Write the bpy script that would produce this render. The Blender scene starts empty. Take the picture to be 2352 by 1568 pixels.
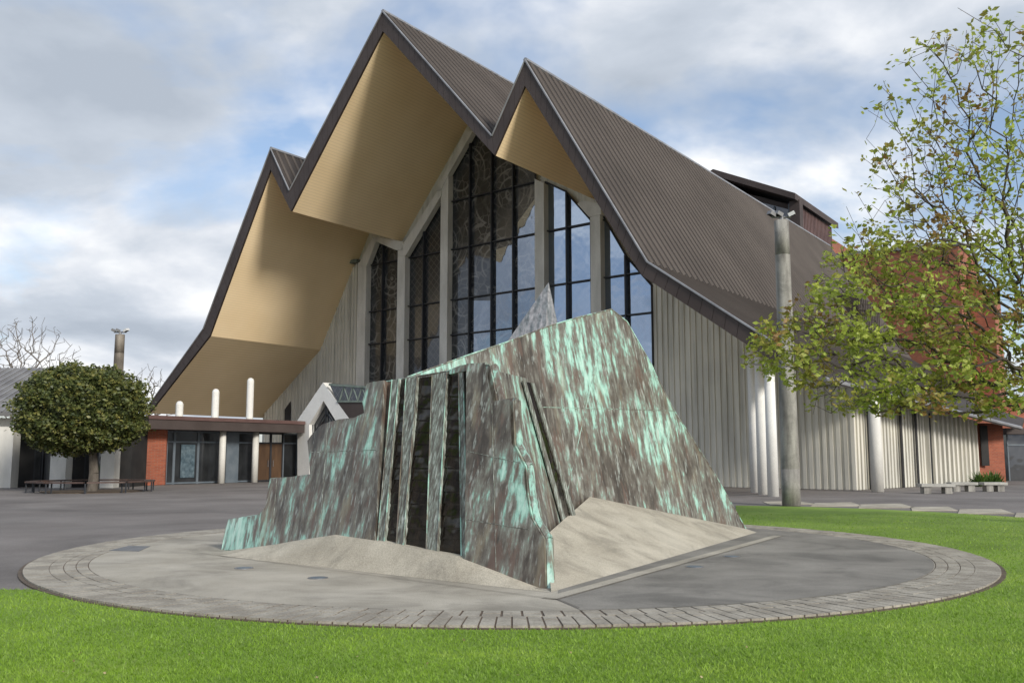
import bpy, math, random, bmesh
import numpy as np
from mathutils import Vector
random.seed(7); np.random.seed(7)
C = bpy.context.scene.collection
# ------------------------------------------------ camera model
CX, CY, FP = 1176.0, 784.0, 2150.0
PIT = math.atan(261/2150); CA, SA = math.cos(PIT), math.sin(PIT)
CAM = Vector((0, 0, 1.6))
def ray(px, py):
    v = -(py-CY)
    return Vector((px-CX, FP*CA - v*SA, FP*SA + v*CA))
def at(px, py, Y):
    r = ray(px, py); return CAM + r*(Y/r.y)
def gr(px, py, z=0.0):
    r = ray(px, py); return CAM + r*((z-1.6)/r.z)
def onpl(px, py, p0, n):
    r = ray(px, py); return CAM + r*((p0-CAM).dot(n)/r.dot(n))
cam = bpy.data.cameras.new('camera'); co = bpy.data.objects.new('camera', cam); C.objects.link(co)
co.location = CAM; co.rotation_euler = (math.pi/2+PIT, 0, 0)
cam.sensor_width = 36; cam.lens = FP/2352*36; cam.clip_end = 3000; cam.clip_start = 0.1
bpy.context.scene.camera = co
bpy.context.scene.view_settings.view_transform = 'Standard'

# ------------------------------------------------ mesh helpers
class MB:
    def __init__(s): s.v = []; s.f = []
    def poly(s, pts):
        b = len(s.v); s.v += [tuple(p) for p in pts]; s.f.append(tuple(range(b, b+len(pts)))); return s
    def prism(s, pts, d):
        b = len(s.v); n = len(pts); d = Vector(d)
        s.v += [tuple(p) for p in pts] + [tuple(Vector(p)+d) for p in pts]
        s.f.append(tuple(range(b, b+n))); s.f.append(tuple(range(b+2*n-1, b+n-1, -1)))
        for i in range(n):
            j = (i+1) % n; s.f.append((b+i, b+n+i, b+n+j, b+j))
        return s
    def box(s, c, x, y, z):
        c = Vector(c); x = Vector(x); y = Vector(y); z = Vector(z)
        return s.prism([c-x-y-z, c+x-y-z, c+x+y-z, c-x+y-z], z*2)
    def bx(s, x0, x1, y0, y1, z0, z1):
        return s.prism([Vector((x0,y0,z0)),Vector((x1,y0,z0)),Vector((x1,y1,z0)),Vector((x0,y1,z0))],(0,0,z1-z0))
    def tube(s, p0, p1, r0, r1, n=8, cap=True):
        p0 = Vector(p0); p1 = Vector(p1); a = (p1-p0)
        if a.length < 1e-6: return s
        a.normalize(); u = a.orthogonal().normalized(); w = a.cross(u)
        b = len(s.v)
        for p, r in ((p0, r0), (p1, r1)):
            for i in range(n):
                th = 2*math.pi*i/n
                s.v.append(tuple(p+u*(r*math.cos(th))+w*(r*math.sin(th))))
        for i in range(n):
            j = (i+1) % n; s.f.append((b+i, b+j, b+n+j, b+n+i))
        if cap: s.f.append(tuple(range(b+n-1, b-1, -1))); s.f.append(tuple(range(b+n, b+2*n)))
        return s
    def build(s, name, mat, parent=None, smooth=False, recalc=True):
        m = bpy.data.meshes.new(name)
        off = Vector((0,0,0)); q = parent
        while q is not None: off += q.location; q = q.parent
        m.from_pydata([(a-off.x, b-off.y, c-off.z) for a, b, c in s.v], [], s.f)
        if recalc and len(s.f) < 30000:
            bm = bmesh.new(); bm.from_mesh(m); bmesh.ops.recalc_face_normals(bm, faces=bm.faces); bm.to_mesh(m); bm.free()
        m.materials.append(mat)
        if smooth: m.polygons.foreach_set('use_smooth', [True]*len(m.polygons))
        o = bpy.data.objects.new(name, m); C.objects.link(o); o.parent = parent
        return o
def tag(o, label=None, cat=None, group=None, kind=None):
    if label: o['label'] = label
    if cat: o['category'] = cat
    if group: o['group'] = group
    if kind: o['kind'] = kind
    return o
def empty(name, loc, label, cat, group=None):
    o = bpy.data.objects.new(name, None); C.objects.link(o); o.location = loc; o.empty_display_size = .3
    return tag(o, label, cat, group)

# ------------------------------------------------ materials
def newmat(name):
    m = bpy.data.materials.new(name); m.use_nodes = True; nt = m.node_tree
    b = nt.nodes['Principled BSDF']; return m, nt, b
def ramp(nt, fac, stops):
    r = nt.nodes.new('ShaderNodeValToRGB'); e = r.color_ramp.elements
    while len(e) < len(stops): e.new(0.5)
    for i, (p, c) in enumerate(stops):
        e[i].position = p; e[i].color = (c[0], c[1], c[2], 1)
    nt.links.new(fac, r.inputs[0]); return r.outputs[0]
def pos(nt, scale=(1,1,1), rot=0, loc=(0,0,0)):
    g = nt.nodes.new('ShaderNodeNewGeometry'); m = nt.nodes.new('ShaderNodeMapping'); m.vector_type = 'POINT'
    m.inputs['Scale'].default_value = scale; m.inputs['Location'].default_value = loc
    if rot:
        m0 = nt.nodes.new('ShaderNodeMapping'); m0.inputs['Rotation'].default_value = (0,0,rot)
        nt.links.new(g.outputs['Position'], m0.inputs[0]); nt.links.new(m0.outputs[0], m.inputs[0])
    else: nt.links.new(g.outputs['Position'], m.inputs[0])
    return m.outputs[0]
def noise(nt, vec, scale, detail=6, rough=.55, dist=0):
    n = nt.nodes.new('ShaderNodeTexNoise'); n.inputs['Scale'].default_value = scale
    n.inputs['Detail'].default_value = detail; n.inputs['Roughness'].default_value = rough; n.inputs['Distortion'].default_value = dist
    nt.links.new(vec, n.inputs['Vector']); return n.outputs[0]
def bump(nt, b, h, strength, dist=.02):
    n = nt.nodes.new('ShaderNodeBump'); n.inputs['Strength'].default_value = strength; n.inputs['Distance'].default_value = dist
    nt.links.new(h, n.inputs['Height']); nt.links.new(n.outputs[0], b.inputs['Normal'])
def mixc(nt, fac, a, b, mode='MIX'):
    m = nt.nodes.new('ShaderNodeMixRGB'); m.blend_type = mode
    for i, x in ((0, fac), (1, a), (2, b)):
        if hasattr(x, 'links'): nt.links.new(x, m.inputs[i])
        elif isinstance(x, (int, float)): m.inputs[i].default_value = x
        else: m.inputs[i].default_value = (x[0], x[1], x[2], 1)
    return m.outputs[0]
def math_(nt, op, a, b=0.0):
    m = nt.nodes.new('ShaderNodeMath'); m.operation = op
    for i, x in ((0, a), (1, b)):
        if hasattr(x, 'links'): nt.links.new(x, m.inputs[i])
        else: m.inputs[i].default_value = x
    return m.outputs[0]
def M(name, c1, c2, scale=3, rough=.8, bmp=.2, sc=(1,1,1), metal=0, fine=40, finev=.15, mid=(.35,.65), big=0, bigv=.28):
    m, nt, b = newmat(name)
    v = pos(nt, sc)
    col = ramp(nt, noise(nt, v, scale), [(mid[0], c1), (mid[1], c2)])
    f = noise(nt, pos(nt), fine, 4)
    g = ramp(nt, f, [(.3, (1-finev,)*3), (.7, (1+finev,)*3)])
    col = mixc(nt, 1.0, col, g, 'MULTIPLY')
    if big: col = mixc(nt, 1.0, col, ramp(nt, noise(nt, pos(nt, loc=(5,3,1)), big, 8, .65, .8), [(.36, (1-bigv,)*3), (.5, (1,1,1)), (.65, (1+bigv*.4,)*3)]), 'MULTIPLY')
    nt.links.new(col, b.inputs['Base Color']); b.inputs['Roughness'].default_value = rough; b.inputs['Metallic'].default_value = metal
    if bmp: bump(nt, b, f, bmp)
    return m
def brickmat(name, ang, c1, c2, mort, bw=.23, bh=.085):
    m, nt, b = newmat(name)
    v = pos(nt, rot=-ang)
    s = nt.nodes.new('ShaderNodeSeparateXYZ'); nt.links.new(v, s.inputs[0])
    c = nt.nodes.new('ShaderNodeCombineXYZ'); nt.links.new(s.outputs[0], c.inputs[0]); nt.links.new(s.outputs[2], c.inputs[1])
    t = nt.nodes.new('ShaderNodeTexBrick'); nt.links.new(c.outputs[0], t.inputs['Vector'])
    t.inputs['Scale'].default_value = 1; t.inputs['Brick Width'].default_value = bw; t.inputs['Row Height'].default_value = bh
    t.inputs['Mortar Size'].default_value = .008
    t.inputs['Color1'].default_value = (*c1, 1); t.inputs['Color2'].default_value = (*c2, 1); t.inputs['Mortar'].default_value = (*mort, 1)
    col = mixc(nt, 1.0, t.outputs[0], ramp(nt, noise(nt, pos(nt), .6), [(.3, (.75,.75,.75)), (.7, (1.15,1.12,1.1))]), 'MULTIPLY')
    nt.links.new(col, b.inputs['Base Color']); b.inputs['Roughness'].default_value = .9
    return m

Td = Vector((-.7655, .6435, 0)); D = Vector((.573, .8196, 0)); NN = Vector((.6435, .7655, 0))
_o = at(1785, 838, 36); O = Vector((_o.x, _o.y, 0))
def P(t, s, z): return Vector((O.x+Td.x*t+D.x*s, O.y+Td.y*t+D.y*s, z))
def tz(px, py, s=0):
    h = onpl(px, py, O+D*s, NN); q = h-(O+D*s); return (q.x*Td.x+q.y*Td.y, h.z)
ANG_D = math.atan2(D.y, D.x); ANG_T = math.atan2(Td.y, Td.x)

def copper(name, seed, bias, blobs=()):
    m, nt, b = newmat(name)
    g = nt.nodes.new('ShaderNodeNewGeometry')
    def nz(loc, sc, scale, det, rg, dist=0):
        mp = nt.nodes.new('ShaderNodeMapping'); mp.inputs['Location'].default_value = loc; mp.inputs['Scale'].default_value = sc
        nt.links.new(g.outputs['Position'], mp.inputs[0]); return noise(nt, mp.outputs[0], scale, det, rg, dist)
    st = nz((seed, seed*1.7, 0), (9, 9, .42), 1.0, 7, .60, .12)
    fine = nz((seed, 1, 2), (30, 30, .9), 1.0, 4, .55)
    big = nz((seed*3, seed, seed), (1.1, 1.1, .7), 1.0, 5, .58)
    blot = noise(nt, pos(nt), 7, 8, .70)
    f = math_(nt, 'ADD', math_(nt, 'MULTIPLY', st, 1.0), 0.0)
    for src, k in ((big, 1.0), (blot, .24), (fine, .22)):
        f = math_(nt, 'ADD', f, math_(nt, 'MULTIPLY', math_(nt, 'SUBTRACT', src, .5), k))
    f = math_(nt, 'ADD', f, bias)
    for (c, rad, amt) in blobs:
        vm = nt.nodes.new('ShaderNodeVectorMath'); vm.operation = 'DISTANCE'; nt.links.new(g.outputs['Position'], vm.inputs[0]); vm.inputs[1].default_value = tuple(c)
        mr = nt.nodes.new('ShaderNodeMapRange'); mr.interpolation_type = 'SMOOTHSTEP'; nt.links.new(vm.outputs['Value'], mr.inputs[0])
        mr.inputs[1].default_value = 0; mr.inputs[2].default_value = rad; mr.inputs[3].default_value = amt; mr.inputs[4].default_value = 0
        f = math_(nt, 'ADD', f, mr.outputs[0])
    col = ramp(nt, f, [(.25, (.055,.045,.036)), (.40, (.105,.09,.074)), (.50, (.165,.155,.13)), (.565, (.205,.215,.18)), (.605, (.235,.34,.285)), (.655, (.31,.55,.455)), (.80, (.52,.73,.63))])
    och = ramp(nt, nz((seed*2, 4, seed), (3.5, 3.5, .45), 1.0, 6, .58), [(.55, (0,0,0)), (.65, (.45,.45,.45))])
    col = mixc(nt, och, col, (.29, .245, .165))
    rus = ramp(nt, nz((seed*5, 2, seed), (6, 6, .55), 1.0, 7, .62), [(.55, (0,0,0)), (.61, (.75,.75,.75))])
    col = mixc(nt, rus, col, (.135, .088, .068))
    pale = ramp(nt, nz((seed, 9, 3), (18, 18, .22), 1.0, 4, .58), [(.57, (0,0,0)), (.68, (.6,.6,.6))])
    col = mixc(nt, pale, col, (.45, .49, .45))
    nt.links.new(col, b.inputs['Base Color']); b.inputs['Roughness'].default_value = .45; b.inputs['Metallic'].default_value = .12
    bump(nt, b, big, .35, .12)
    return m
M_cop_f = copper('copper_front', 3.1, -.06, [(at(540,1215,15.8), 1.3, .26), (at(670,1120,15.0), 1.1, .11), (at(860,1080,14.2), .9, -.03), (at(1190,930,12.4), .6, .08), (at(1130,1240,12), 1.1, -.07)])
M_cop_b = copper('copper_slab', 9.7, .0, [(at(1340,900,17.7), 1.6, .12), (at(1430,830,18.2), .9, .07), (at(1180,830,17), 1.5, -.06), (at(1420,1120,17.8), 1.0, -.06), (at(1640,1160,19.3), 1.1, .05), (at(1530,990,18.6), 1.0, .09)])
M_cop_s = copper('copper_side', 5.2, .03)
M_cop_p = copper('copper_pale_edge', 7.7, .11)
m, nt, b = newmat('streaked_strip')
nt.links.new(ramp(nt, noise(nt, pos(nt, (26, 26, .4)), 1, 7, .65), [(.34, (.06,.052,.042)), (.45, (.13,.12,.10)), (.53, (.20,.225,.19)), (.60, (.35,.385,.345)), (.70, (.62,.62,.58))]), b.inputs['Base Color']); b.inputs['Roughness'].default_value = .5
M_strip = m
m, nt, b = newmat('wet_dark_channel')
nt.links.new(ramp(nt, noise(nt, pos(nt, (14,14,1.5)), 1, 6), [(.4, (.006,.0045,.004)), (.7, (.03,.021,.016))]), b.inputs['Base Color']); b.inputs['Roughness'].default_value = .12; b.inputs['Specular IOR Level'].default_value = .5
wv = nt.nodes.new('ShaderNodeTexWave'); wv.bands_direction = 'Z'; wv.inputs['Scale'].default_value = 2.2; wv.inputs['Distortion'].default_value = 4; wv.wave_profile = 'SAW'
nt.links.new(pos(nt), wv.inputs[0]); bump(nt, b, wv.outputs[1], .9, .06)
M_wet = m
M_spire = M('weathered_zinc_spire', (.17,.19,.20), (.42,.40,.41), 1.5, .4, .1, (9,9,.8), .2, fine=14, finev=.35)
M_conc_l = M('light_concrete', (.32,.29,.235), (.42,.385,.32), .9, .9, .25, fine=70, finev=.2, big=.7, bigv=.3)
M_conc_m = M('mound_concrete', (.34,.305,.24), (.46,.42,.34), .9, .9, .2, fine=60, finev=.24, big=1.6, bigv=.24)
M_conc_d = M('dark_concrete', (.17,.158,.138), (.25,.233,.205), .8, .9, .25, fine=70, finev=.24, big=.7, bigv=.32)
M_paver = M('grey_paver', (.25,.225,.185), (.36,.33,.275), 2.5, .9, .2, fine=40, finev=.2, mid=(.4,.6))
M_joint = M('joint_sand', (.085,.058,.04), (.125,.09,.062), 4)
M_line = M('joint_dark_line', (.07,.055,.045), (.11,.09,.075), 4)
M_asph = M('plaza_asphalt', (.145,.128,.118), (.20,.181,.168), .35, .92, .3, fine=55, finev=.22, big=.15)
M_soil = M('bark_soil', (.07,.048,.032), (.12,.09,.06), 6)
M_roof = M('brown_metal_roof', (.032,.025,.021), (.044,.035,.030), .25, .75, .05)
M_seam = M('roof_seam_metal', (.078,.064,.055), (.105,.087,.075), .25, .75, .05)
M_fascia = M('fascia_metal', (.050,.036,.032), (.068,.051,.046), .8, .7, .05)
M_flash = M('flashing_metal', (.22,.22,.23), (.32,.32,.33), 1, .4, .0, metal=.3)
M_pier = M('white_concrete', (.55,.535,.49), (.70,.68,.63), 1.5, .85, .2, (1,1,.3))
M_bconc = M('bench_concrete', (.33,.32,.29), (.45,.44,.40), 2.5, .85, .2)
M_white = M('white_painted_concrete', (.74,.73,.69), (.80,.79,.75), 1.5, .8, .1)
M_pillar = M('stained_concrete_pillar', (.17,.16,.145), (.38,.365,.33), 2.5, .9, .4, (1.4,1.4,.2), big=1.2)
m, nt, b = newmat('ribbed_concrete')
c = ramp(nt, noise(nt, pos(nt, (2.6,2.6,.16)), 1, 7, .62), [(.3, (.45,.435,.385)), (.5, (.67,.65,.58)), (.72, (.80,.775,.70))])
c = mixc(nt, 1.0, c, ramp(nt, noise(nt, pos(nt), .25, 3), [(.35, (.84,.84,.84)), (.65, (1.04,1.03,1.0))]), 'MULTIPLY')
nt.links.new(c, b.inputs['Base Color']); b.inputs['Roughness'].default_value = .9
bump(nt, b, noise(nt, pos(nt), 14, 5), .3, .02)
M_rib = m
m, nt, b = newmat('tan_soffit_boards')
w = nt.nodes.new('ShaderNodeTexWave'); w.bands_direction = 'Z'; w.inputs['Scale'].default_value = 2.2; w.inputs['Distortion'].default_value = 0
nt.links.new(pos(nt), w.inputs[0])
base = ramp(nt, noise(nt, pos(nt), .35, 4), [(.3, (.86,.66,.40)), (.7, (.94,.74,.475))])
base = mixc(nt, 1.0, base, ramp(nt, w.outputs[1], [(.0, (.88,.88,.88)), (.3, (1,1,1))]), 'MULTIPLY')
nt.links.new(base, b.inputs['Base Color']); b.inputs['Roughness'].default_value = .7
M_soffit = m
def glassmat(name, refl, tint, pattern):
    m, nt, b = newmat(name)
    b.inputs['Roughness'].default_value = .35
    base = ramp(nt, noise(nt, pos(nt), .8, 3), [(.35, (.008,.009,.010)), (.7, (.03,.032,.035))])
    if pattern:
        g = nt.nodes.new('ShaderNodeNewGeometry')
        mp = nt.nodes.new('ShaderNodeMapping'); mp.inputs['Rotation'].default_value = (0,0,-ANG_T); nt.links.new(g.outputs['Position'], mp.inputs[0])
        s = nt.nodes.new('ShaderNodeSeparateXYZ'); nt.links.new(mp.outputs[0], s.inputs[0])
        cc = nt.nodes.new('ShaderNodeCombineXYZ'); nt.links.new(s.outputs[0], cc.inputs[0]); nt.links.new(s.outputs[2], cc.inputs[1])
        def lattice(k, wd):
            a = math_(nt, 'ADD', s.outputs[0], s.outputs[2]); d = math_(nt, 'SUBTRACT', s.outputs[0], s.outputs[2])
            la = math_(nt, 'ABSOLUTE', math_(nt, 'SINE', math_(nt, 'MULTIPLY', a, k))); lb = math_(nt, 'ABSOLUTE', math_(nt, 'SINE', math_(nt, 'MULTIPLY', d, k)))
            return ramp(nt, math_(nt, 'MINIMUM', la, lb), [(wd*.4, (.6,.6,.6)), (wd, (0,0,0))])
        if pattern == 'curls':
            vo = nt.nodes.new('ShaderNodeTexVoronoi'); vo.inputs['Scale'].default_value = .34; nt.links.new(cc.outputs[0], vo.inputs['Vector'])
            sn = math_(nt, 'SINE', math_(nt, 'MULTIPLY', vo.outputs['Distance'], 36.0))
            ln = ramp(nt, sn, [(.72, (0,0,0)), (.92, (1,1,1))])
            ve = nt.nodes.new('ShaderNodeTexVoronoi'); ve.feature = 'DISTANCE_TO_EDGE'; ve.inputs['Scale'].default_value = 1.9; nt.links.new(cc.outputs[0], ve.inputs['Vector'])
            l2 = ramp(nt, ve.outputs['Distance'], [(.03, (.7,.7,.7)), (.08, (0,0,0))])
            ln = mixc(nt, 1.0, ln, l2, 'ADD')
            ln = mixc(nt, 1.0, ln, ramp(nt, noise(nt, cc.outputs[0], .5, 2), [(.40, (.15,.15,.15)), (.60, (1,1,1))]), 'MULTIPLY')
            col = (.17,.165,.155)
        else:
            ln = lattice(6.0, .3); col = (.11,.10,.09)
        base = mixc(nt, ln, base, col)
    nt.links.new(base, b.inputs['Base Color'])
    gl = nt.nodes.new('ShaderNodeBsdfGlossy'); gl.inputs['Roughness'].default_value = .03; gl.inputs['Color'].default_value = (*tint, 1)
    bn = nt.nodes.new('ShaderNodeBump'); bn.inputs['Strength'].default_value = .07; bn.inputs['Distance'].default_value = .25
    nt.links.new(noise(nt, pos(nt), .7, 2), bn.inputs['Height']); nt.links.new(bn.outputs[0], gl.inputs['Normal'])
    mx = nt.nodes.new('ShaderNodeMixShader'); mx.inputs[0].default_value = refl
    nt.links.new(b.outputs[0], mx.inputs[1]); nt.links.new(gl.outputs[0], mx.inputs[2])
    nt.links.new(mx.outputs[0], nt.nodes['Material Output'].inputs[0])
    return m
G_curl = glassmat('stained_glass_curls', .06, (.8,.88,1), 'curls')
G_latt = glassmat('lattice_glass', .06, (.8,.88,1), 'lattice')
G_sky = glassmat('reflective_glass', .48, (.62,.76,.98), 'lattice')
G_half = glassmat('half_reflective_glass', .30, (.68,.79,.96), 'curls')
G_dark = glassmat('dark_glass', .08, (.85,.9,1), None)
M_frame = M('black_window_frame', (.018,.02,.024), (.03,.033,.04), 2, .5, 0)
M_black = M('dark_interior', (.012,.012,.013), (.03,.028,.027), 1, .8, 0)
M_wood = M('brown_door_wood', (.06,.033,.018), (.10,.055,.028), 3, .5, 0, (1,1,.2))
M_bgrey = M('blue_grey_panel', (.10,.125,.15), (.14,.165,.19), 2, .5, 0)
M_poster = M('pale_blue_poster', (.05,.085,.11), (.10,.14,.165), 3, .6, 0, fine=6, finev=.3)
B_T = brickmat('red_brick_facing', ANG_T, (.38,.125,.065), (.28,.088,.05), (.25,.16,.12))
B_D = brickmat('red_brick_side', ANG_D, (.33,.11,.06), (.24,.08,.045), (.25,.15,.11))
B_X = brickmat('red_brick_front', 0, (.36,.10,.05), (.27,.07,.037), (.25,.15,.11))
M_whitemet = M('white_housing', (.6,.6,.6), (.7,.7,.7), 2, .4, 0)
M_steel = M('steel_bracket', (.2,.2,.21), (.28,.28,.29), 2, .4, 0, metal=.6)
M_bark = M('grey_bark', (.12,.10,.085), (.22,.195,.165), 6, .9, .4, (1,1,.4))
M_bark2 = M('dark_bark', (.07,.058,.045), (.14,.12,.10), 6, .9, .4, (1,1,.4))
M_twig = M('dark_twigs', (.045,.036,.028), (.09,.072,.055), 4, .9, 0)
M_greentrim = M('grey_green_trim', (.11,.14,.12), (.18,.22,.19), 3, .6, 0)
M_brownred = M('red_brown_cladding', (.10,.055,.05), (.14,.08,.07), 1, .6, 0)
M_bench = M('bench_wood',(.05,.03,.024),(.09,.055,.045),3,.6,0)
def leafmat(name, stops, sc, tr_=.35, var=.4):
    m, nt, b = newmat(name)
    c = ramp(nt, noise(nt, pos(nt), sc, 3), stops)
    oi = noise(nt, pos(nt), 23, 2)
    c = mixc(nt, 1.0, c, ramp(nt, oi, [(.3, (1-var,)*3), (.7, (1+var*.9,1+var*.9,1+var*.6))]), 'MULTIPLY')
    nt.links.new(c, b.inputs['Base Color']); b.inputs['Roughness'].default_value = .5
    tr = nt.nodes.new('ShaderNodeBsdfTranslucent'); nt.links.new(c, tr.inputs[0])
    mx = nt.nodes.new('ShaderNodeMixShader'); mx.inputs[0].default_value = tr_
    nt.links.new(b.outputs[0], mx.inputs[1]); nt.links.new(tr.outputs[0], mx.inputs[2]); nt.links.new(mx.outputs[0], nt.nodes['Material Output'].inputs[0])
    return m
L_oak = leafmat('oak_leaf', [(.38, (.30,.18,.06)), (.45, (.34,.32,.07)), (.56, (.34,.42,.07)), (.7, (.48,.54,.11))], .7, .4)
L_top = leafmat('glossy_leaf', [(.38, (.045,.062,.02)), (.50, (.095,.118,.033)), (.60, (.18,.185,.055)), (.70, (.32,.29,.09))], 3.2, .2, .5)
L_bush = leafmat('bush_leaf', [(.35, (.06,.12,.025)), (.65, (.14,.24,.05))], 2)
m, nt, b = newmat('lawn_grass')
c = ramp(nt, noise(nt, pos(nt), .5, 6), [(.3, (.125,.205,.024)), (.55, (.18,.29,.036)), (.75, (.28,.37,.07))])
c = mixc(nt, 1.0, c, ramp(nt, noise(nt, pos(nt), 30, 5, .7), [(.3, (.62,.62,.57)), (.7, (1.3,1.28,1.25))]), 'MULTIPLY')
nt.links.new(c, b.inputs['Base Color']); b.inputs['Roughness'].default_value = .9
bump(nt, b, noise(nt, pos(nt), 45, 4), .6, .03)
M_lawn = m
M_blade = leafmat('grass_blade', [(.3, (.17,.30,.028)), (.55, (.26,.41,.045)), (.75, (.40,.52,.09))], .6, .35, .35)

# ------------------------------------------------ sky & light
W = bpy.data.worlds.new('World'); bpy.context.scene.world = W; W.use_nodes = True
nt = W.node_tree; bg = nt.nodes['Background']; bg.inputs[1].default_value = .132
sun_el = math.radians(27); sd = Vector((.58, -.815, 0)).normalized()
sky = nt.nodes.new('ShaderNodeTexSky'); sky.sky_type = 'NISHITA'; sky.sun_disc = False; sky.sun_elevation = sun_el
sky.sun_rotation = math.atan2(sd.x, sd.y)
tc = nt.nodes.new('ShaderNodeTexCoord'); sp = nt.nodes.new('ShaderNodeSeparateXYZ'); nt.links.new(tc.outputs['Generated'], sp.inputs[0])
zz = math_(nt, 'ADD', math_(nt, 'MAXIMUM', sp.outputs[2], 0.0), .30)
cb = nt.nodes.new('ShaderNodeCombineXYZ')
nt.links.new(math_(nt, 'DIVIDE', sp.outputs[0], zz), cb.inputs[0]); nt.links.new(math_(nt, 'DIVIDE', sp.outputs[1], zz), cb.inputs[1])
cb.inputs[2].default_value = 5.1
n1 = noise(nt, cb.outputs[0], 1.6, 6, .52, .3)
cov = ramp(nt, n1, [(.42, (0,0,0)), (.54, (1,1,1))])
mp = nt.nodes.new('ShaderNodeMapping'); mp.inputs['Location'].default_value = (4, 2, 1); nt.links.new(cb.outputs[0], mp.inputs[0])
n2 = noise(nt, mp.outputs[0], 2.3, 7, .52, .2)
cl = ramp(nt, n2, [(.34, (3.6,4.05,4.7)), (.46, (4.6,5.05,5.7)), (.54, (6.0,6.3,6.8)), (.64, (8.0,8.1,8.2))])
nt.links.new(mixc(nt, cov, mixc(nt, .25, mixc(nt, 1.0, sky.outputs[0], (1.2,1.2,1.25), 'MULTIPLY'), (3.8,4.7,6.0)), cl), bg.inputs[0])
sl = bpy.data.lights.new('sun', 'SUN'); sl.energy = 3.4; sl.angle = math.radians(12); sl.color = (1, .95, .86)
so = bpy.data.objects.new('sun', sl); C.objects.link(so)
sdir = Vector((sd.x*math.cos(sun_el), sd.y*math.cos(sun_el), math.sin(sun_el)))
so.rotation_euler = sdir.to_track_quat('Z', 'Y').to_euler()

# ------------------------------------------------ ground
tag(MB().poly([(-900,-300,-.012),(900,-300,-.012),(900,1500,-.012),(-900,1500,-.012)]).build('ground', M_asph), kind='structure')
lawn = [Vector((-60,11.8,0)), Vector((0,11.5,0)), Vector((4.6,19.5,0)), gr(1690,1160), gr(1850,1163), gr(2000,1168), gr(2170,1176), gr(2352,1188), Vector((60,2,0)), Vector((60,-40,0)), Vector((-60,-40,0))]
for p in lawn: p.z = 0
tag(MB().poly(lawn).build('lawn', M_lawn), kind='structure')
CC = Vector((0, 16.45, 0)); R = 7.49
def circ(r, z, n=160): return [Vector((CC.x+r*math.cos(2*math.pi*i/n), CC.y+r*math.sin(2*math.pi*i/n), z)) for i in range(n)]
tag(MB().prism(circ(R+.06, -.01), (0,0,.018)).build('soil_edge', M_soil), kind='structure')
tag(MB().prism(circ(R-.005, -.01), (0,0,.034)).build('paving_bed', M_joint), kind='structure')
pv = MB()
for r0, r1, n in ((R-.32, R, 300), (R-.50, R-.328, 300), (R-.66, R-.512, 210), (R-.82, R-.672, 210)):
    for i in range(n):
        a0 = 2*math.pi*(i+.06)/n; a1 = 2*math.pi*(i+.94)/n; h = .030+random.uniform(-.002,.003)
        pts = [Vector((CC.x+r*math.cos(a), CC.y+r*math.sin(a), 0)) for r, a in ((r0,a0),(r1,a0),(r1,a1),(r0,a1))]
        pv.prism(pts, (0,0,h))
tag(pv.build('paving_ring', M_paver), kind='structure')
ri = R-.832
Jc = gr(1280, 1383); Jr = gr(1800, 1234); Jl = gr(440, 1272)
ang = lambda v: math.atan2(v.y-CC.y, v.x-CC.x)
aA = ang(gr(1330, 1404)) % (2*math.pi); aB = ang(Jr) % (2*math.pi)
def arc(a0, a1, r, z, n=90): return [Vector((CC.x+r*math.cos(a0+(a1-a0)*i/n), CC.y+r*math.sin(a0+(a1-a0)*i/n), z)) for i in range(n+1)]
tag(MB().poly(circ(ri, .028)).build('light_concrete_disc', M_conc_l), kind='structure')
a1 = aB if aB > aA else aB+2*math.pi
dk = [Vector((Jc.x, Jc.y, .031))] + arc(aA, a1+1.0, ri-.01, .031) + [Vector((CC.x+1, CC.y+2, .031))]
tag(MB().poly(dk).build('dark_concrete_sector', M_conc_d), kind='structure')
def strip(a, b, w, z, side):
    d = (b-a); d.z = 0; d.normalize(); nrm = Vector((-d.y, d.x, 0))*side
    q = [a, b, b+nrm*w, a+nrm*w]
    return [Vector((p.x, p.y, z)) for p in q]
tag(MB().poly(strip(Jc, Jr, .20, .035, 1)).build('kerb_strip', M_conc_l), kind='structure')
for k, (a, b_, s_) in enumerate(((Jc,Jl,-1),(Jc,Jr,1),(Jc,gr(1330,1404),1),(gr(1264,1361),gr(486,1275),-1))):
    tag(MB().poly(strip(a, b_, .012, .039+k*.001, s_)).build('joint_line', M_line), kind='structure')
for k, (px, py) in enumerate([(560,1309),(730,1332),(1595,1306),(1680,1282)]):
    c = gr(px, py); e = empty('ground_light', (c.x, c.y, .03), ['small round light set in the light concrete, farthest left','round light set in the light concrete before the fountain, nearest','round light set in the dark concrete, nearer of two','round light set in the dark concrete, farther of two'][k], 'light', 'lights set flush in the disc')
    n = 24
    MB().prism([Vector((c.x+.13*math.cos(2*math.pi*i/n), c.y+.13*math.sin(2*math.pi*i/n), .026)) for i in range(n)], (0,0,.010)).build('rim', M_steel, e)
    MB().prism([Vector((c.x+.10*math.cos(2*math.pi*i/n), c.y+.10*math.sin(2*math.pi*i/n), .028)) for i in range(n)], (0,0,.011)).build('lens', M_bgrey, e)
q = [gr(250,1268),(gr(295,1257)),gr(345,1258),gr(318,1270)]
tag(MB().prism([Vector((p.x,p.y,.022)) for p in q], (0,0,.012)).build('drain_cover', M('dull_cover', (.13,.135,.14), (.18,.18,.18))), 'dark metal drain cover at the left of the disc', 'drain cover')
sl_px = [((1752,1152),(1830,1150),(1872,1157),(1770,1159)), ((1872,1155),(1955,1153),(1980,1161),(1862,1162)), ((1975,1158),(2068,1156),(2100,1165),(1972,1166)), ((2092,1164),(2178,1163),(2200,1172),(2095,1172)), ((2205,1169),(2300,1169),(2330,1179),(2200,1179)), ((2335,1177),(2430,1180),(2450,1190),(2330,1187))]
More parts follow.
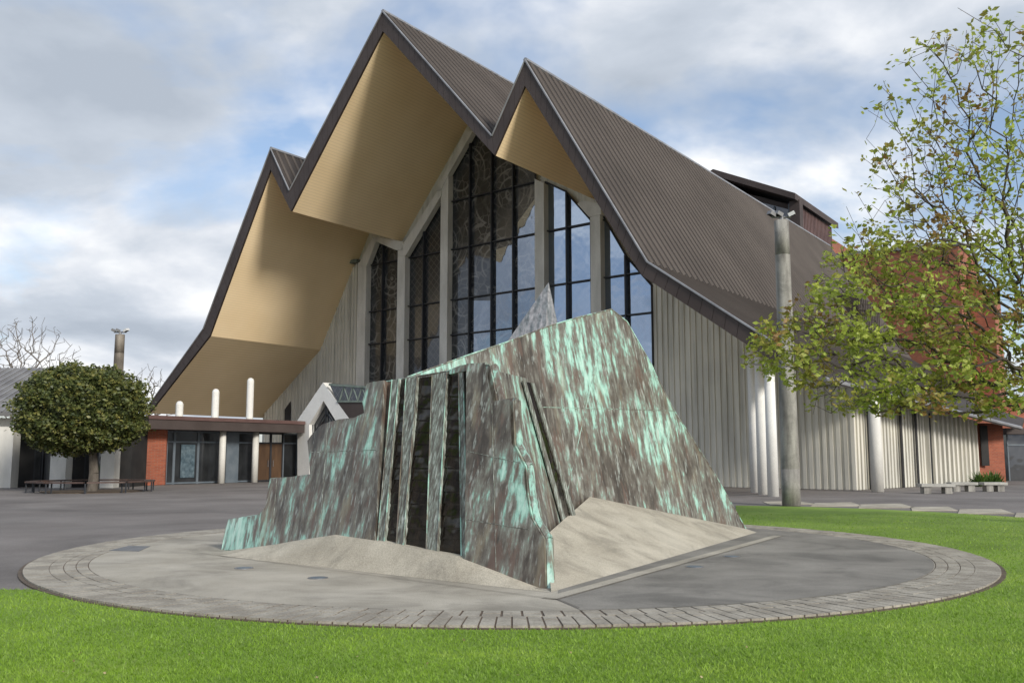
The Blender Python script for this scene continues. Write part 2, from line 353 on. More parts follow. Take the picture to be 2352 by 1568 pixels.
for i, q in enumerate(sl_px):
    o = MB().prism([Vector((gr(*p).x, gr(*p).y, -.01)) for p in q], (0,0,.018)).build('paving_slab', M_conc_m)
    tag(o, ['pale slab beside the tall concrete pillar, first from the left','second pale slab from the tall pillar','third pale slab from the tall pillar','fourth pale slab from the tall pillar','fifth pale slab from the tall pillar','last pale slab cut by the right edge of the photo'][i], 'paving slab', 'pale slabs along the lawn edge')

# ------------------------------------------------ church
ch = empty('church', P(23, 9.7, 0), 'modern church with steep brown triple gabled roof, tan soffits and tall stained windows', 'church')
bot_px = [(1785,836),(1478,634),(1209,199),(1139,358),(883,74),(672,486),(625,390),(485,772),(346,949)]
top_px = [(1788,794),(1490,604),(1210,142),(1134,316),(883,30),(669,440),(626,344),(471,757),(345,933)]
bot = [tz(*p) for p in bot_px]; top = [tz(*p) for p in top_px]
bot[0] = (0.0, bot[0][1]); 
LEN = 50
def seg_surf(mb, prof, s0, s1):
    for (a, b) in zip(prof[:-1], prof[1:]):
        mb.poly([P(a[0],s0,a[1]), P(b[0],s0,b[1]), P(b[0],s1,b[1]), P(a[0],s1,a[1])])
rf = MB(); sm = MB()
for i, (a, b) in enumerate(zip(top[:-1], top[1:])):
    rf.poly([P(a[0],0,a[1]), P(b[0],0,b[1]), P(b[0],LEN,b[1]), P(a[0],LEN,a[1])])
    vis = i in (0, 1, 3, 5)
    step = .66 if vis else 2
    nv = Vector((P(b[0],0,b[1])-P(a[0],0,a[1]))).cross(D).normalized()
    if nv.z < 0: nv = -nv
    k = 0.3
    while k < LEN:
        rr_ = .085 if i != 0 else .05
        sm.tube(P(a[0],k,a[1])+nv*.03, P(b[0],k,b[1])+nv*.03, rr_, rr_, 4, False); k += step
rf.poly([P(t,LEN,z) for t, z in top]+[P(t,LEN,z) for t, z in reversed(bot)])
for k in (0, -1): rf.poly([P(top[k][0],0,top[k][1]), P(bot[k][0],0,bot[k][1]), P(bot[k][0],LEN,bot[k][1]), P(top[k][0],LEN,top[k][1])])
roof = rf.build('roof', M_roof, ch, recalc=False)
sm.build('roof_ribs', M_seam, roof, recalc=False)
for idx in (2, 4, 6):
    t, z = top[idx]; MB().tube(P(t,-.15,z+.05), P(t,LEN,z+.05), .12, .12, 6).build('ridge_cap', M_flash, roof)
fl = MB()
for a, b in zip(top[:-1], top[1:]): fl.tube(P(a[0],-.16,a[1]+.03), P(b[0],-.16,b[1]+.03), .05, .05, 5)
fl.build('flashing', M_flash, roof)
# louvred box low on the right slope near the far end
lv = MB().prism([P(6.4,36.5,10.2), P(8.6,36.5,12.5), P(8.6,36.5,14.0), P(6.4,36.5,13.6)], D*6); lv.build('roof_vent', M_fascia, ch)
mb = MB()
for k in range(12): mb.box(P(6.35,36.8+k*.5,12.0), Td*.06, D*.09, Vector((0,0,1.5)))
mb.build('vent_louvres', M_seam, ch)
so_ = MB(); seg_surf(so_, bot, 0.0, 11.5); so_.build('soffit', M_soffit, ch)
fa = MB()
for i in range(len(top)-1):
    a0, b0, a1_, b1 = top[i], bot[i], top[i+1], bot[i+1]
    L = math.hypot(a1_[0]-a0[0], a1_[1]-a0[1]); n = max(1, int(L/.62))
    for j in range(n):
        u0 = j/n; u1 = (j+1)/n-.022/L
        f = lambda p, q, u: (p[0]+(q[0]-p[0])*u, p[1]+(q[1]-p[1])*u)
        q = [f(a0,a1_,u0), f(a0,a1_,u1), f(b0,b1,u1), f(b0,b1,u0)]
        fa.prism([P(t,-.14,z) for t, z in q], D*.14)
    fa.prism([P(t,-.12,z) for t, z in (a0,a1_,b1,b0)], D*.117)
fa.build('fascia', M_fascia, ch)
SW = 9.7
def zb(t):
    p = sorted(bot); return float(np.interp(t, [x[0] for x in p], [x[1] for x in p]))
wl = MB()
wl.poly([P(bot[0][0],SW+.3,0)] + [P(t,SW+.3,z+.02) for t, z in bot] + [P(bot[-1][0],SW+.3,0)])
wl.build('gable_wall', M_rib, ch)
def ribs(mb, t0, t1, s, z0, ztop, step=.34, w=.18, dep=.07):
    t = t0
    while t < t1-.1:
        e = min(t+w, t1); zt = min(ztop(t), ztop(e))
        if zt > z0+.1: mb.prism([P(t,s,z0), P(e,s,z0), P(e,s,zt), P(t,s,zt)], D*dep)
        t += step
def ribpanel(name, t0, t1, z0, ztop):
    mb = MB(); ribs(mb, t0, t1, SW, z0, ztop)
    n = 24; ts = [t0+(t1-t0)*i/n for i in range(n+1)]
    mb.poly([P(t0,SW+.065,z0), P(t1,SW+.065,z0)]+[P(t,SW+.065,ztop(t)) for t in reversed(ts)])
    return mb.build(name, M_rib, ch)
tR = tz(1499, 700, SW)[0]; tL = tz(826, 700, SW)[0]
ribpanel('ribbed_wall', -.2, tR, 0, lambda t: zb(max(t,0)))
ZS = tz(1497, 838, SW)[1]
ribpanel('ribbed_wall', tR, tL, 0, lambda t: ZS-.15)
zst = tz(812, 606, SW)[1]
ribpanel('ribbed_wall', tL, 46, 0, lambda t: min(zb(t), zst))
def poly_cross(pts, c, ax):
    o = 1-ax; zs = []
    for (a, b) in zip(pts, pts[1:]+pts[:1]):
        if (a[ax]-c)*(b[ax]-c) < 0: u = (c-a[ax])/(b[ax]-a[ax]); zs.append(a[o]+(b[o]-a[o])*u)
    return (min(zs), max(zs)) if len(zs) >= 2 else None
zl = [tz(1033, y, SW)[1] for y in (465, 575, 690, 770)]
def window(pxs, verts, glass, lab, pane2=None, g2=None):
    pts = [tz(px, py, SW) for px, py in pxs]
    tA = pts[0][0]; tB = pts[-1][0]
    pts = [(tA, ZS)] + pts + [(tB, ZS)]
    fr = MB(); w = .045
    for a, b in zip(pts, pts[1:]+pts[:1]): fr.tube(P(a[0],SW-.02,a[1]), P(b[0],SW-.02,b[1]), .07, .07, 4)
    for px in verts:
        t = tz(px, 720, SW)[0]; r = poly_cross(pts, t, 0)
        if r: fr.box(P(t,SW-.05,(r[0]+r[1])/2), Td*w, D*.14, Vector((0,0,(r[1]-r[0])/2)))
    for z in zl:
        r = poly_cross(pts, z, 1)
        if r: fr.box(P((r[0]+r[1])/2,SW-.03,z), Td*((r[1]-r[0])/2), D*.1, Vector((0,0,.035)))
    wo = fr.build('window', M_frame, ch); wo['label'] = lab
    MB().poly([P(t,SW+.06,z) for t, z in pts]).build('pane', glass, wo)
    if pane2:
        MB().poly([P(*(lambda q: (q[0], SW+.045, max(q[1], ZS)))(tz(px,py,SW))) for px, py in pane2]).build('sky_reflecting_pane', g2, wo)
window([(1033,400),(1084,306),(1137,330),(1230,398)], [1080,1131,1181], G_curl, 'tallest central stained glass window', [(1082,845),(1082,690),(1131,690),(1131,575),(1181,560),(1181,520),(1228,455),(1228,820)], G_half)
window([(935,590),(1015,446)], [974], G_latt, 'lattice glass window left of the tallest one')
window([(845,610),(868,551),(915,572)], [880], G_curl, 'leftmost tall window')
window([(1253,418),(1300,440),(1357,505)], [1305], G_sky, 'window reflecting blue sky right of the centre')
window([(1382,490),(1440,590),(1497,655)], [1440], G_sky, 'rightmost window under the sloping soffit')
def pier(x0, x1, yt0, yt1):
    a = tz(x0, yt0, SW-.3); b_ = tz(x1, yt1, SW-.3)
    MB().prism([P(a[0],SW-.45,0), P(a[0],SW-.45,a[1]), P(b_[0],SW-.45,b_[1]), P(b_[0],SW-.45,0)], D*.55).build('pier', M_pier, ch)
pier(1016,1033,440,402); pier(917,934,572,585); pier(826,845,604,600); pier(1231,1252,412,422); pier(1358,1381,466,492)
for q in ([(1072,302),(1090,304),(1034,402),(1016,440),(1006,440)], [(1016,430),(1018,450),(936,588),(918,590),(934,556)], [(860,546),(872,546),(846,612),(826,612)], [(866,544),(930,556),(930,575),(912,575),(868,556)], [(1340,462),(1384,470),(1384,494),(1357,500),(1330,470)]):
    MB().prism([P(*(lambda r: (r[0], SW-.5, r[1]))(tz(px,py,SW-.3))) for px, py in q], D*.45).build('window_surround', M_pier, ch)
q = tz(800,606,SW); q2 = tz(826,606,SW)
MB().box(P((q[0]+q2[0])/2,SW-.15,q[1]), Td*((q[0]-q2[0])/2+.1), D*.3, Vector((0,0,.12))).build('wall_cap', M_greentrim, ch)
q = [tz(px,py,SW) for px,py in ((656,968),(656,940),(669,922),(669,968))]
MB().prism([P(t,SW-.1,z) for t,z in q], D*.06).build('slit_window', M_frame, ch)
for px, Y in ((1775,37.2),(1752,39.2),(1735,41.2)):
    b0 = at(px, 1100, Y); t = (Vector((b0.x,b0.y,0))-O); sS = t.dot(NN)/D.dot(NN); tt = (t-D*sS).dot(Td)
    MB().tube((b0.x,b0.y,-.01),(b0.x,b0.y,zb(max(tt,0))+.05), .22, .2, 16).build('post', M_white, ch, True)
for px, py, Y in ((413,921,56),(496,893,58),(576,868,60)):
    a = at(px, py, Y); mb = MB().tube((a.x,a.y,0),(a.x,a.y,a.z-.2), .22,.22,14)
    mb.tube((a.x,a.y,a.z-.2),(a.x,a.y,a.z-.06), .22,.17,14).tube((a.x,a.y,a.z-.06),(a.x,a.y,a.z), .17,.08,14)
    mb.build('post', M_white, ch)
cz = 25.2
MB().prism([P(15.6,LEN+.3,12), P(31,LEN+.3,12), P(31,LEN+.3,cz), P(23.4,LEN+.3,28.6), P(15.6,LEN+.3,cz)], D*11).build('chancel_wall', M_fascia, ch)
sb = MB()
for k in range(24): sb.box(P(15.50,LEN+.5+k*.46,18.7), Td*.12, D*.13, Vector((0,0,6.6)))
sb.build('chancel_cladding', M_brownred, ch)
MB().box(P(15.4,LEN-.2,19.5), Td*.5, D*.5, Vector((0,0,6.0))).build('chancel_pier', M_fascia, ch)
r2 = MB()
for pr in ([(15.0,cz+.15),(23.4,29.3),(23.4,29.95),(15.0,cz+.75)], [(23.4,29.3),(32,cz),(32,cz+.6),(23.4,29.95)]):
    r2.prism([P(t,LEN-1.6,z) for t,z in pr], D*14)
r2.build('chancel_roof', M_fascia, ch)
wo = MB()
for k in range(5): wo.box(P(16.2+k*1.5, LEN+.12, 22.5), Td*.07, D*.08, Vector((0,0,3)))
wo.box(P(19.2,LEN+.12,23.2), Td*3.1, D*.06, Vector((0,0,.06)))
wo = wo.build('window', M_bgrey, ch)
MB().poly([P(16.1,LEN+.2,20),P(22.4,LEN+.2,20),P(22.4,LEN+.2,27.6),P(16.1,LEN+.2,24.9)]).build('pane', G_dark, wo)
MB().prism([P(16,LEN+11.4,10), P(31,LEN+11.4,10), P(31,LEN+11.4,24.6), P(16,LEN+11.4,24.6)], D*12).build('brick_wall', B_D, ch)

bb = empty('brick_building', P(7, 60, 0), 'tall red brick block with flat roof behind the oak tree', 'building')
MB().prism([P(1.5,LEN+.9,0), P(14.8,LEN+.9,0), P(14.8,LEN+.9,20.0), P(1.5,LEN+.9,19.4)], D*9).build('wall', B_T, bb)
MB().prism([P(1.3,LEN+.7,19.45), P(14.9,LEN+.7,20.05), P(14.9,LEN+.7,20.3), P(1.3,LEN+.7,19.7)], D*9.4).build('roof', M_flash, bb)
MB().prism([P(-.6,LEN+4,0), P(1.4,LEN+4,0), P(1.4,LEN+4,17.5), P(-.6,LEN+4,15.5)], D*4).build('buttress', B_T, bb)

wg = empty('side_wing', P(0,12,0), 'low ribbed concrete side wing with dark slit windows and sloping roof', 'building')
A = P(-.1, SW+.02, 0); B = gr(2245, 1109); B.z = 0
dirw = (B-A).normalized(); nw = Vector((dirw.y, -dirw.x, 0)); LW = (B-A).length
def upx(px):
    h = onpl(px, 1050, A, nw); return (h-A).dot(dirw)
zA, zB = 4.7, 3.6
zt = lambda u: zA+(zB-zA)*u/LW
mb = MB(); mb.prism([A, B, B+Vector((0,0,zB)), A+Vector((0,0,zA))], -nw*.3)
u = 0; ub = upx(2125)
while u < LW-.05:
    w = .18 if u < ub else .26
    e = min(u+w, LW); zz_ = zt(e)-.02
    mb.prism([A+dirw*u, A+dirw*e, A+dirw*e+Vector((0,0,zz_)), A+dirw*u+Vector((0,0,zz_))], nw*(.08 if u < ub else .24))
    u += .36 if u < ub else .62
mb.build('ribbed_wall', M_rib, wg)
for px in (1985, 2060, 2095, 2127):
    u = upx(px); MB().prism([A+dirw*u+nw*.2, A+dirw*(u+.22)+nw*.2, A+dirw*(u+.22)+nw*.2+Vector((0,0,zt(u)-.3)), A+dirw*u+nw*.2+Vector((0,0,zt(u)-.3))], nw*.05).build('slit_window', M_black, wg)
e0 = at(1895,866,39.2); e1 = at(2345,979,54.0); f0 = at(1915,828,47.5); f1 = at(2352,960,61)
MB().prism([e0, e1, f1, f0], (0,0,-.22)).build('roof', M_roof, wg)
MB().tube(e0+Vector((0,0,-.08)), e1+Vector((0,0,-.08)), .10, .10, 6).build('gutter', M_flash, wg)
c = gr(2016,1129); MB().tube((c.x,c.y,0),(c.x,c.y,4.2),.27,.25,20).build('column', M_pier, wg, True)
p = at(2250,1108,54.4); p2 = at(2311,1108,55.0)
MB().prism([Vector((p.x,54.4,0)),Vector((p2.x,55,0)),Vector((p2.x+.3,58,0)),Vector((p.x+.3,58,0))],(0,0,3.45)).build('brick_wall', B_X, wg)
a = at(2252,1000,54.3); MB().bx(a.x,a.x+.42,54.28,54.36,1.0,3.3).build('window', M_black, wg)
pav = empty('glass_entrance', at(2335,1100,60), 'glass entrance with dark canopy beyond the brick pier at far right', 'building')
a = at(2312,1000,60); 
MB().bx(a.x,a.x+8,60,66,-.01,2.9).build('wall', G_dark, pav)
MB().bx(a.x-.4,a.x+8.5,59.2,66.3,2.92,3.3).build('canopy', M_fascia, pav)
mb = MB()
for k in range(6): mb.bx(a.x+k*1.2-.04,a.x+k*1.2+.04,59.93,60.0,0,2.9)
mb.bx(a.x-.04,a.x+6.04,59.9,59.99,2.2,2.3); mb.build('frame', M_bgrey, pav)
MB().bx(a.x-1,a.x+12,70,78,0,5.6).build('rear_wall', B_X, pav)

# ------------------------------------------------ entrance porch
po = empty('entrance_porch', P(38,3,0), 'white concrete pointed arch porch with brown roof left of the fountain', 'porch')
SP = 2.4
def pp(px, py, s=SP):
    t, z = tz(px, py, s); return P(t, s, max(z, 0))
outer = [(683,1120),(683,965),(742,878),(806,966),(806,1120)]
inner = [(710,1120),(710,975),(743,920),(776,974),(776,1120)]
mb = MB()
for i in range(4): mb.prism([pp(*outer[i]), pp(*outer[i+1]), pp(*inner[i+1]), pp(*inner[i])], D*.7)
mb.build('arch', M_white, po)
mb = MB(); Lp = SW-SP-.1
for i in (1, 2):
    mb.prism([pp(*outer[i])+D*.71, pp(*outer[i+1])+D*.71, pp(*outer[i+1])+D*.71-Vector((0,0,.3)), pp(*outer[i])+D*.71-Vector((0,0,.3))], D*(Lp-.75))
mb.build('roof', M_fascia, po)
mb = MB()
for px in (710, 741, 774): a = pp(px, 975 if px != 741 else 925); mb.tube(Vector((a.x,a.y,0))+D*.3, a+D*.3, .06,.06,4)
mb.tube(pp(710,1000)+D*.3, pp(774,1000)+D*.3, .06,.06,4); mb.tube(pp(710,1000)+D*.3, pp(742,945)+D*.3, .05,.05,4); mb.tube(pp(774,1000)+D*.3, pp(742,945)+D*.3, .05,.05,4)
fo = mb.build('window', M_frame, po)
MB().poly([pp(*q)+D*.4 for q in inner]).build('pane', G_dark, fo)
mb = MB(); a = pp(757,883); b_ = pp(842,889); c_ = pp(842,922); d_ = pp(775,922)
mb.tube(a,b_,.09,.09,4); mb.tube(d_,c_,.07,.07,4); mb.tube(b_,c_,.07,.07,4)
for k in range(3):
    x0 = 780+k*21; mb.tube(pp(x0,920), pp(x0+10,888), .05,.05,4); mb.tube(pp(x0+10,888), pp(x0+21,920), .05,.05,4)
mb.build('balustrade', M_greentrim, po)
MB().poly([a,b_,c_,d_]).build('balustrade_pane', G_latt, po)
MB().prism([pp(775,924),pp(850,924),pp(860,980),pp(806,966)], D*(Lp-.3)).build('side_roof', M_fascia, po)

# ------------------------------------------------ foyer with canopy at left
fy = empty('foyer', at(500,1100,54), 'low glazed foyer with brown flat canopy and red brick end wall', 'building')
F0 = at(347,957,49.5); F1 = at(700,969,58.5); F0.z = F1.z = 3.62
dv = (F1-F0).normalized(); nv = Vector((-dv.y, dv.x, 0))
def fo_(u, w, z): return Vector((F0.x, F0.y, 0))+dv*u+nv*w+Vector((0,0,z))
LF = (F1-F0).length
MB().prism([fo_(-.1,0,2.98), fo_(LF,0,2.98), fo_(LF,9,2.98), fo_(-.1,9,2.98)], (0,0,.66)).build('canopy_roof', M_fascia, fy)
MB().prism([fo_(-.15,-.06,3.5), fo_(LF,-.06,3.5), fo_(LF,.05,3.5), fo_(-.15,.05,3.5)], (0,0,.2)).build('canopy_flashing', M_brownred, fy)
wz = 1.4
def uf(px):
    h = onpl(px, 1050, fo_(0,wz,0), nv); return (h-fo_(0,wz,0)).dot(dv)
br0 = gr(272,1116); br1 = gr(378,1113)
MB().prism([Vector((br0.x,br0.y,0)), Vector((br1.x,br1.y,0)), Vector((br1.x-.5,br1.y+2,0)), Vector((br0.x-.5,br0.y+2,0))], (0,0,3.0)).build('brick_wall', B_X, fy)
MB().prism([fo_(0,5,0), fo_(LF,5,0), fo_(LF,5.2,0), fo_(0,5.2,0)], (0,0,2.97)).build('interior_wall', M_black, fy)
MB().prism([fo_(0,wz+.2,0), fo_(LF,wz+.2,0), fo_(LF,5,0), fo_(0,5,0)], (0,0,.02)).build('interior_floor', M_conc_d, fy)
edges = [382,400,455,522,546,592,622,650,683]
for i in range(len(edges)-1):
    u0, u1 = uf(edges[i]), uf(edges[i+1])
    if i == 3:
        MB().prism([fo_(u0,wz,0), fo_(u1,wz,0), fo_(u1,wz+.4,0), fo_(u0,wz+.4,0)], (0,0,2.97)).build('column', M_bgrey, fy); continue
    mb = MB()
    for (x, y, z0, z1) in ((u0,u0+.07,0,2.97),(u1-.07,u1,0,2.97)):
        mb.prism([fo_(x,wz,z0), fo_(y,wz,z0), fo_(y,wz+.1,z0), fo_(x,wz+.1,z0)], (0,0,z1-z0))
    for z in (.02, 2.3, 2.87): mb.prism([fo_(u0+.07,wz+.01,z), fo_(u1-.07,wz+.01,z), fo_(u1-.07,wz+.09,z), fo_(u0+.07,wz+.09,z)], (0,0,.09))
    if i in (5, 6):
        o = mb.build('door', M_frame, fy); o['label'] = 'brown wooden entrance door'
        MB().prism([fo_(u0+.07,wz+.05,.1), fo_(u1-.07,wz+.05,.1), fo_(u1-.07,wz+.05,2.3), fo_(u0+.07,wz+.05,2.3)], nv*.03).build('door_leaf', M_wood, o)
        uu = u1-.2 if i == 5 else u0+.2
        MB().tube(fo_(uu,wz,.9), fo_(uu,wz,1.3), .025,.025,6).build('handle', M_steel, o)
    else:
        o = mb.build('glass_panel', M_bgrey, fy)
        MB().poly([fo_(u0+.07,wz+.05,.1), fo_(u1-.07,wz+.05,.1), fo_(u1-.07,wz+.05,2.87), fo_(u0+.07,wz+.05,2.87)]).build('pane', G_dark, o)
u0, u1 = uf(415), uf(447)
MB().prism([fo_(u0,wz+.0,.35), fo_(u1,wz+.0,.35), fo_(u1,wz+.0,2.2), fo_(u0,wz+.0,2.2)], -nv*.02).build('poster', M_poster, fy)
for px in (492, 568):
    u = uf(px); MB().tube(fo_(u,.7,0), fo_(u,.7,2.97), .19,.19,14).build('column', M_pier, fy, True)

# ------------------------------------------------ far left building
lb = empty('walkway_building', at(100,1100,47), 'low building with grey metal roof and concrete columns at the left edge', 'building')
def lx(px, Y=46.5): return (px-CX)/FP*Y
x0, x1 = lx(-150), lx(270); xr = lx(120)
MB().bx(x0,x1,48.6,54,0,3.4).build('wall', M_black, lb)
MB().bx(x0,x1,46.9,48.58,3.0,3.45).build('beam', M_pier, lb)
MB().prism([Vector((x0-.5,46,3.5)),Vector((xr,46,3.5)),Vector((xr,53,6.3)),Vector((x0-.5,53,6.3))],(0,0,.22)).build('roof', M('grey_metal_roof',(.13,.125,.125),(.19,.185,.18),1,.6,0), lb)
mb = MB(); k = x0-.4
while k < xr: mb.box(Vector((k,49.5,5.13)), Vector((.03,0,0)), Vector((0,3.5,1.4)), Vector((0,0,.05))); k += .45
mb.build('roof_seams', M_flash, lb)
for a, b_ in ((-8,34),(122,158),(237,268),(-120,-80)):
    MB().bx(lx(a),lx(b_),46.6,47.3,0,3.0).build('column', M_pier, lb)
for a, b_ in ((40,62),(66,118),(160,185),(188,232)):
    o = MB().bx(lx(a),lx(b_),48.5,48.58,0.1,2.7).build('window', M_frame, lb)
    MB().bx(lx(a)+.1,lx(b_)-.1,48.46,48.495,.2,2.6).build('pane', G_dark, o)

# ------------------------------------------------ concrete light pillars
M_pillar2 = M('weathered_brown_pillar', (.13,.11,.09), (.27,.24,.20), 2.5, .9, .4, (1.4,1.4,.2), big=1.2)
def pillar(px, base_py, ytop, wb, wt, lab, Y=None, mat=None):
    c = gr(px, base_py) if Y is None else at(px, 1100, Y)
    Y = c.y; h = at(px, ytop, Y).z
    e = empty('light_pillar', (c.x, c.y, 0), lab, 'light pillar', 'tall concrete floodlight pillars')
    rb, rt = wb/FP*Y/2, wt/FP*Y/2
    mb = MB(); N = 8
    for k in range(N): mb.tube((c.x,c.y,h*k/N),(c.x,c.y,h*(k+1)/N), rb+(rt-rb)*k/N, rb+(rt-rb)*(k+1)/N, 20, k in (0,N-1))
    mb.build('shaft', mat or M_pillar, e, True)
    MB().tube((c.x,c.y,h),(c.x,c.y,h+.12), .07,.07,8).tube((c.x-.32,c.y,h+.12),(c.x+.32,c.y,h+.12), .035,.035,6).build('bracket', M_steel, e)
    for dx, s in ((-.33,-1),(-.1,-1),(.33,1)):
        q = Vector((c.x+dx, c.y-.05, h+.22))
        a = Vector((s*.75,-.3,.35)).normalized(); u = Vector((0,1,0)).cross(a).normalized(); w = a.cross(u)
        f = MB().box(q, a*.11, w*.12, u*.06).build('floodlight', M_whitemet if s > 0 else M_steel, e)
        MB().box(q-u*.063*(1 if u.z>0 else -1), a*.09, w*.10, u*.004).build('lens', M_black, f)
pillar(1818, 1161, 507, 42, 33, 'tall stained concrete pillar with floodlights beside the lawn')
pillar(259, 0, 768, 26, 21, 'distant concrete pillar with lamps rising behind the round topiary tree', 48.3, M_pillar2)

# ------------------------------------------------ fountain sculpture
fs = empty('fountain', (CC.x, CC.y, .03), 'angular copper fountain sculpture with green patina and dark water channels', 'fountain sculpture')
Lp_ = gr(505,1265); P0 = gr(1250,1356); Tp = at(1110,838,12.95)
nF = (P0-Lp_).cross(Tp-Lp_).normalized()
if nF.y > 0: nF = -nF
FPx = lambda px, py, off=0: onpl(px, py, Lp_, nF)+nF*off
fpx = [(510,1263),(514,1240),(519,1215),(525,1194),(556,1188),(592,1183),(606,1174),(614,1158),(618,1130),(624,1099),(670,1096),(718,1090),(716,1052),(712,1014),(720,1002),(734,988),(747,976),(786,965),(822,962),(846,951),(842,925),(853,882),(925,870),(1065,846),(1078,838),(1125,838),(1142,925),(1178,920),(1182,1020),(1207,1070),(1213,1140),(1222,1190),(1250,1238),(1253,1356)]
iT = fpx.index((1125,838)); iL = fpx.index((853,882))
MB().prism([FPx(*q) for q in fpx], Vector((.12,.16,0))).build('front_panel', M_cop_f, fs)
lo_ = lambda px: .006+.09*(px-510)/(890-510)
Lpl = fpx[:iL+1]+[(892,877),(871,1256)]
MB().poly([FPx(x,y,lo_(x)) for x,y in Lpl]).build('left_plate', M_cop_f, fs)
MB().poly([FPx(892,877,lo_(892)),FPx(871,1256,lo_(871)),FPx(871,1256,0),FPx(892,877,0)]).build('plate_return', M_cop_f, fs)
ro_ = lambda px: .006+.13*(1253-px)/(1253-1085)
Rpl = fpx[iT:]+[(1084,1296),(1086,841)]
MB().poly([FPx(x,y,ro_(x)) for x,y in Rpl]).build('prow_plate', M_cop_f, fs)
MB().poly([FPx(1086,841,ro_(1086)),FPx(1084,1296,ro_(1084)),FPx(1084,1296,0),FPx(1086,841,0)]).build('plate_return', M_cop_s, fs)
for (a, b_, w_) in (((640,1100),(628,1250),.005),((760,975),(742,1225),.005),((1140,930),(1150,1318),.004)):
    o1 = lo_ if a[0] < 900 else ro_
    MB().tube(FPx(*a, o1(a[0])), FPx(*b_, o1(b_[0])), w_, w_, 4).build('seam', M_strip, fs)
for (a, b_) in (((722,1040),(880,1036)),((1086,1040),(1200,1064)),((1086,1196),(1218,1216))):
    o1 = lo_ if a[0] < 900 else ro_
    MB().tube(FPx(*a, o1(a[0])), FPx(*b_, o1(b_[0])), .005,.005,4).build('seam', M_strip, fs)
mb = MB()
for a, b_ in zip(fpx[iT:], fpx[iT+1:]):
    mb.tube(FPx(*a)+Vector((.06,.06,0)), FPx(*b_)+Vector((.06,.06,0)), .05,.05,5)
mb.build('folded_edge', M_cop_p, fs)
mb = MB()
for a, b_ in zip(fpx[:iT], fpx[1:iT+1]): mb.tube(FPx(*a), FPx(*b_), .012,.012,5)
mb.build('rolled_edge', M_cop_p, fs)
def chq(tl, tr, br_, bl, off, th, name, mat, wob=0):
    n = 9; Lf = []; Rt = []
    for i in range(n+1):
        u = i/n; w = lambda k: wob*math.sin(u*9+k)
        Lf.append((tl[0]+(bl[0]-tl[0])*u+w(tl[0]), tl[1]+(bl[1]-tl[1])*u)); Rt.append((tr[0]+(br_[0]-tr[0])*u+w(tr[0]+2), tr[1]+(br_[1]-tr[1])*u))
    pts = [FPx(*p, off) for p in Lf+Rt[::-1]]
    return MB().prism(pts, nF*th).build(name, mat, fs)
for q in (((921,874),(939,872),(918,1262),(886,1252)), ((964,868),(999,864),(987,1275),(930,1262)), ((1032,858),(1060,854),(1068,1292),(1009,1280)), ((1070,852),(1083,850),(1078,962),(1066,962))):
    chq(*q, .004, .008, 'water_channel', M_wet, 0)
for q in (((907,874),(922,872),(889,1252),(874,1250)), ((939,871),(965,867),(932,1262),(917,1262)), ((999,863),(1033,857),(1011,1280),(986,1275)), ((1060,853),(1070,851),(1082,1295),(1067,1292))):
    chq(*q, .002, .055, 'channel_rib', M_strip, 2.0)
    for k_, (t_, b2_) in enumerate(((q[0], q[3]), (q[1], q[2]))):
        MB().tube(FPx(*t_, .06), FPx(*b2_, .06), .008, .011, 5).build('channel_lip', M_cop_p, fs)
for (x0t, x1t, x0b, x1b) in ((921,939,887,917), (965,999,931,986), (1033,1060,1011,1066)):
    mb = MB()
    for k in range(14):
        u = (k+.5)/14; y = 872+(1255-872)*u; xa = x0t+(x0b-x0t)*u; xb = x1t+(x1b-x1t)*u
        p0_, p1_ = FPx(xa+1, y, .012), FPx(xb-1, y+1, .012)
        q0_, q1_ = FPx(xa+1, y+24, .026), FPx(xb-1, y+25, .026)
        mb.poly([p0_, p1_, q1_, q0_]); mb.poly([q0_, q1_, q1_-nF*.014, q0_-nF*.014])
    mb.build('channel_shingles', M_wet, fs)
MB().prism([FPx(1040,862,.07), FPx(1092,852,.07), FPx(1092,838,.07), FPx(1065,842,.07), FPx(1040,852,.07)], -nF*.3).build('header_box', M_cop_s, fs)
SA_, SB, SD, SE = at(1085,838,13.05), at(1215,870,14.7), at(1325,1225,15.3), at(1160,1300,12.6)
def bil(u, v): return SA_*(1-u)*(1-v)+SB*u*(1-v)+SE*(1-u)*v+SD*u*v
sn = (SB-SA_).cross(SE-SA_).normalized()
if sn.y > 0: sn = -sn
mb = MB(); n = 10
for i in range(n):
    for j in range(n): mb.poly([bil(i/n,j/n), bil((i+1)/n,j/n), bil((i+1)/n,(j+1)/n), bil(i/n,(j+1)/n)])
mb.build('side_panel', M_cop_s, fs)
def sstrip(u0, u1, off, name, mat, v0=.03, v1=.97):
    mb = MB()
    for j in range(n):
        a, c = v0+(v1-v0)*j/n, v0+(v1-v0)*(j+1)/n
        mb.prism([bil(u0,a)+sn*off, bil(u1,a)+sn*off, bil(u1,c)+sn*off, bil(u0,c)+sn*off], sn*.02)
    mb.build(name, mat, fs)
sstrip(.86, .965, .01, 'water_channel', M_wet); sstrip(.80, .86, .03, 'channel_rib', M_strip); sstrip(.965, 1.03, .03, 'channel_rib', M_strip)
Rb = gr(1715,1217); Mm = at(1355,1140,17.05); Ts = at(1405,710,18.75)
nS = (Mm-Rb).cross(Ts-Rb).normalized()
if nS.y > 0: nS = -nS
SL = lambda px, py, off=0: onpl(px, py, Rb, nS)+nS*off
spx = [(1715,1217),(1640,1085),(1548,942),(1505,858),(1497,838),(1440,738),(1405,710),(1330,728),(1262,748),(1165,785),(1070,817),(935,866),(1005,1100),(1300,1240)]
MB().prism([SL(*q) for q in spx], -nS*.14).build('slab_panel', M_cop_b, fs)
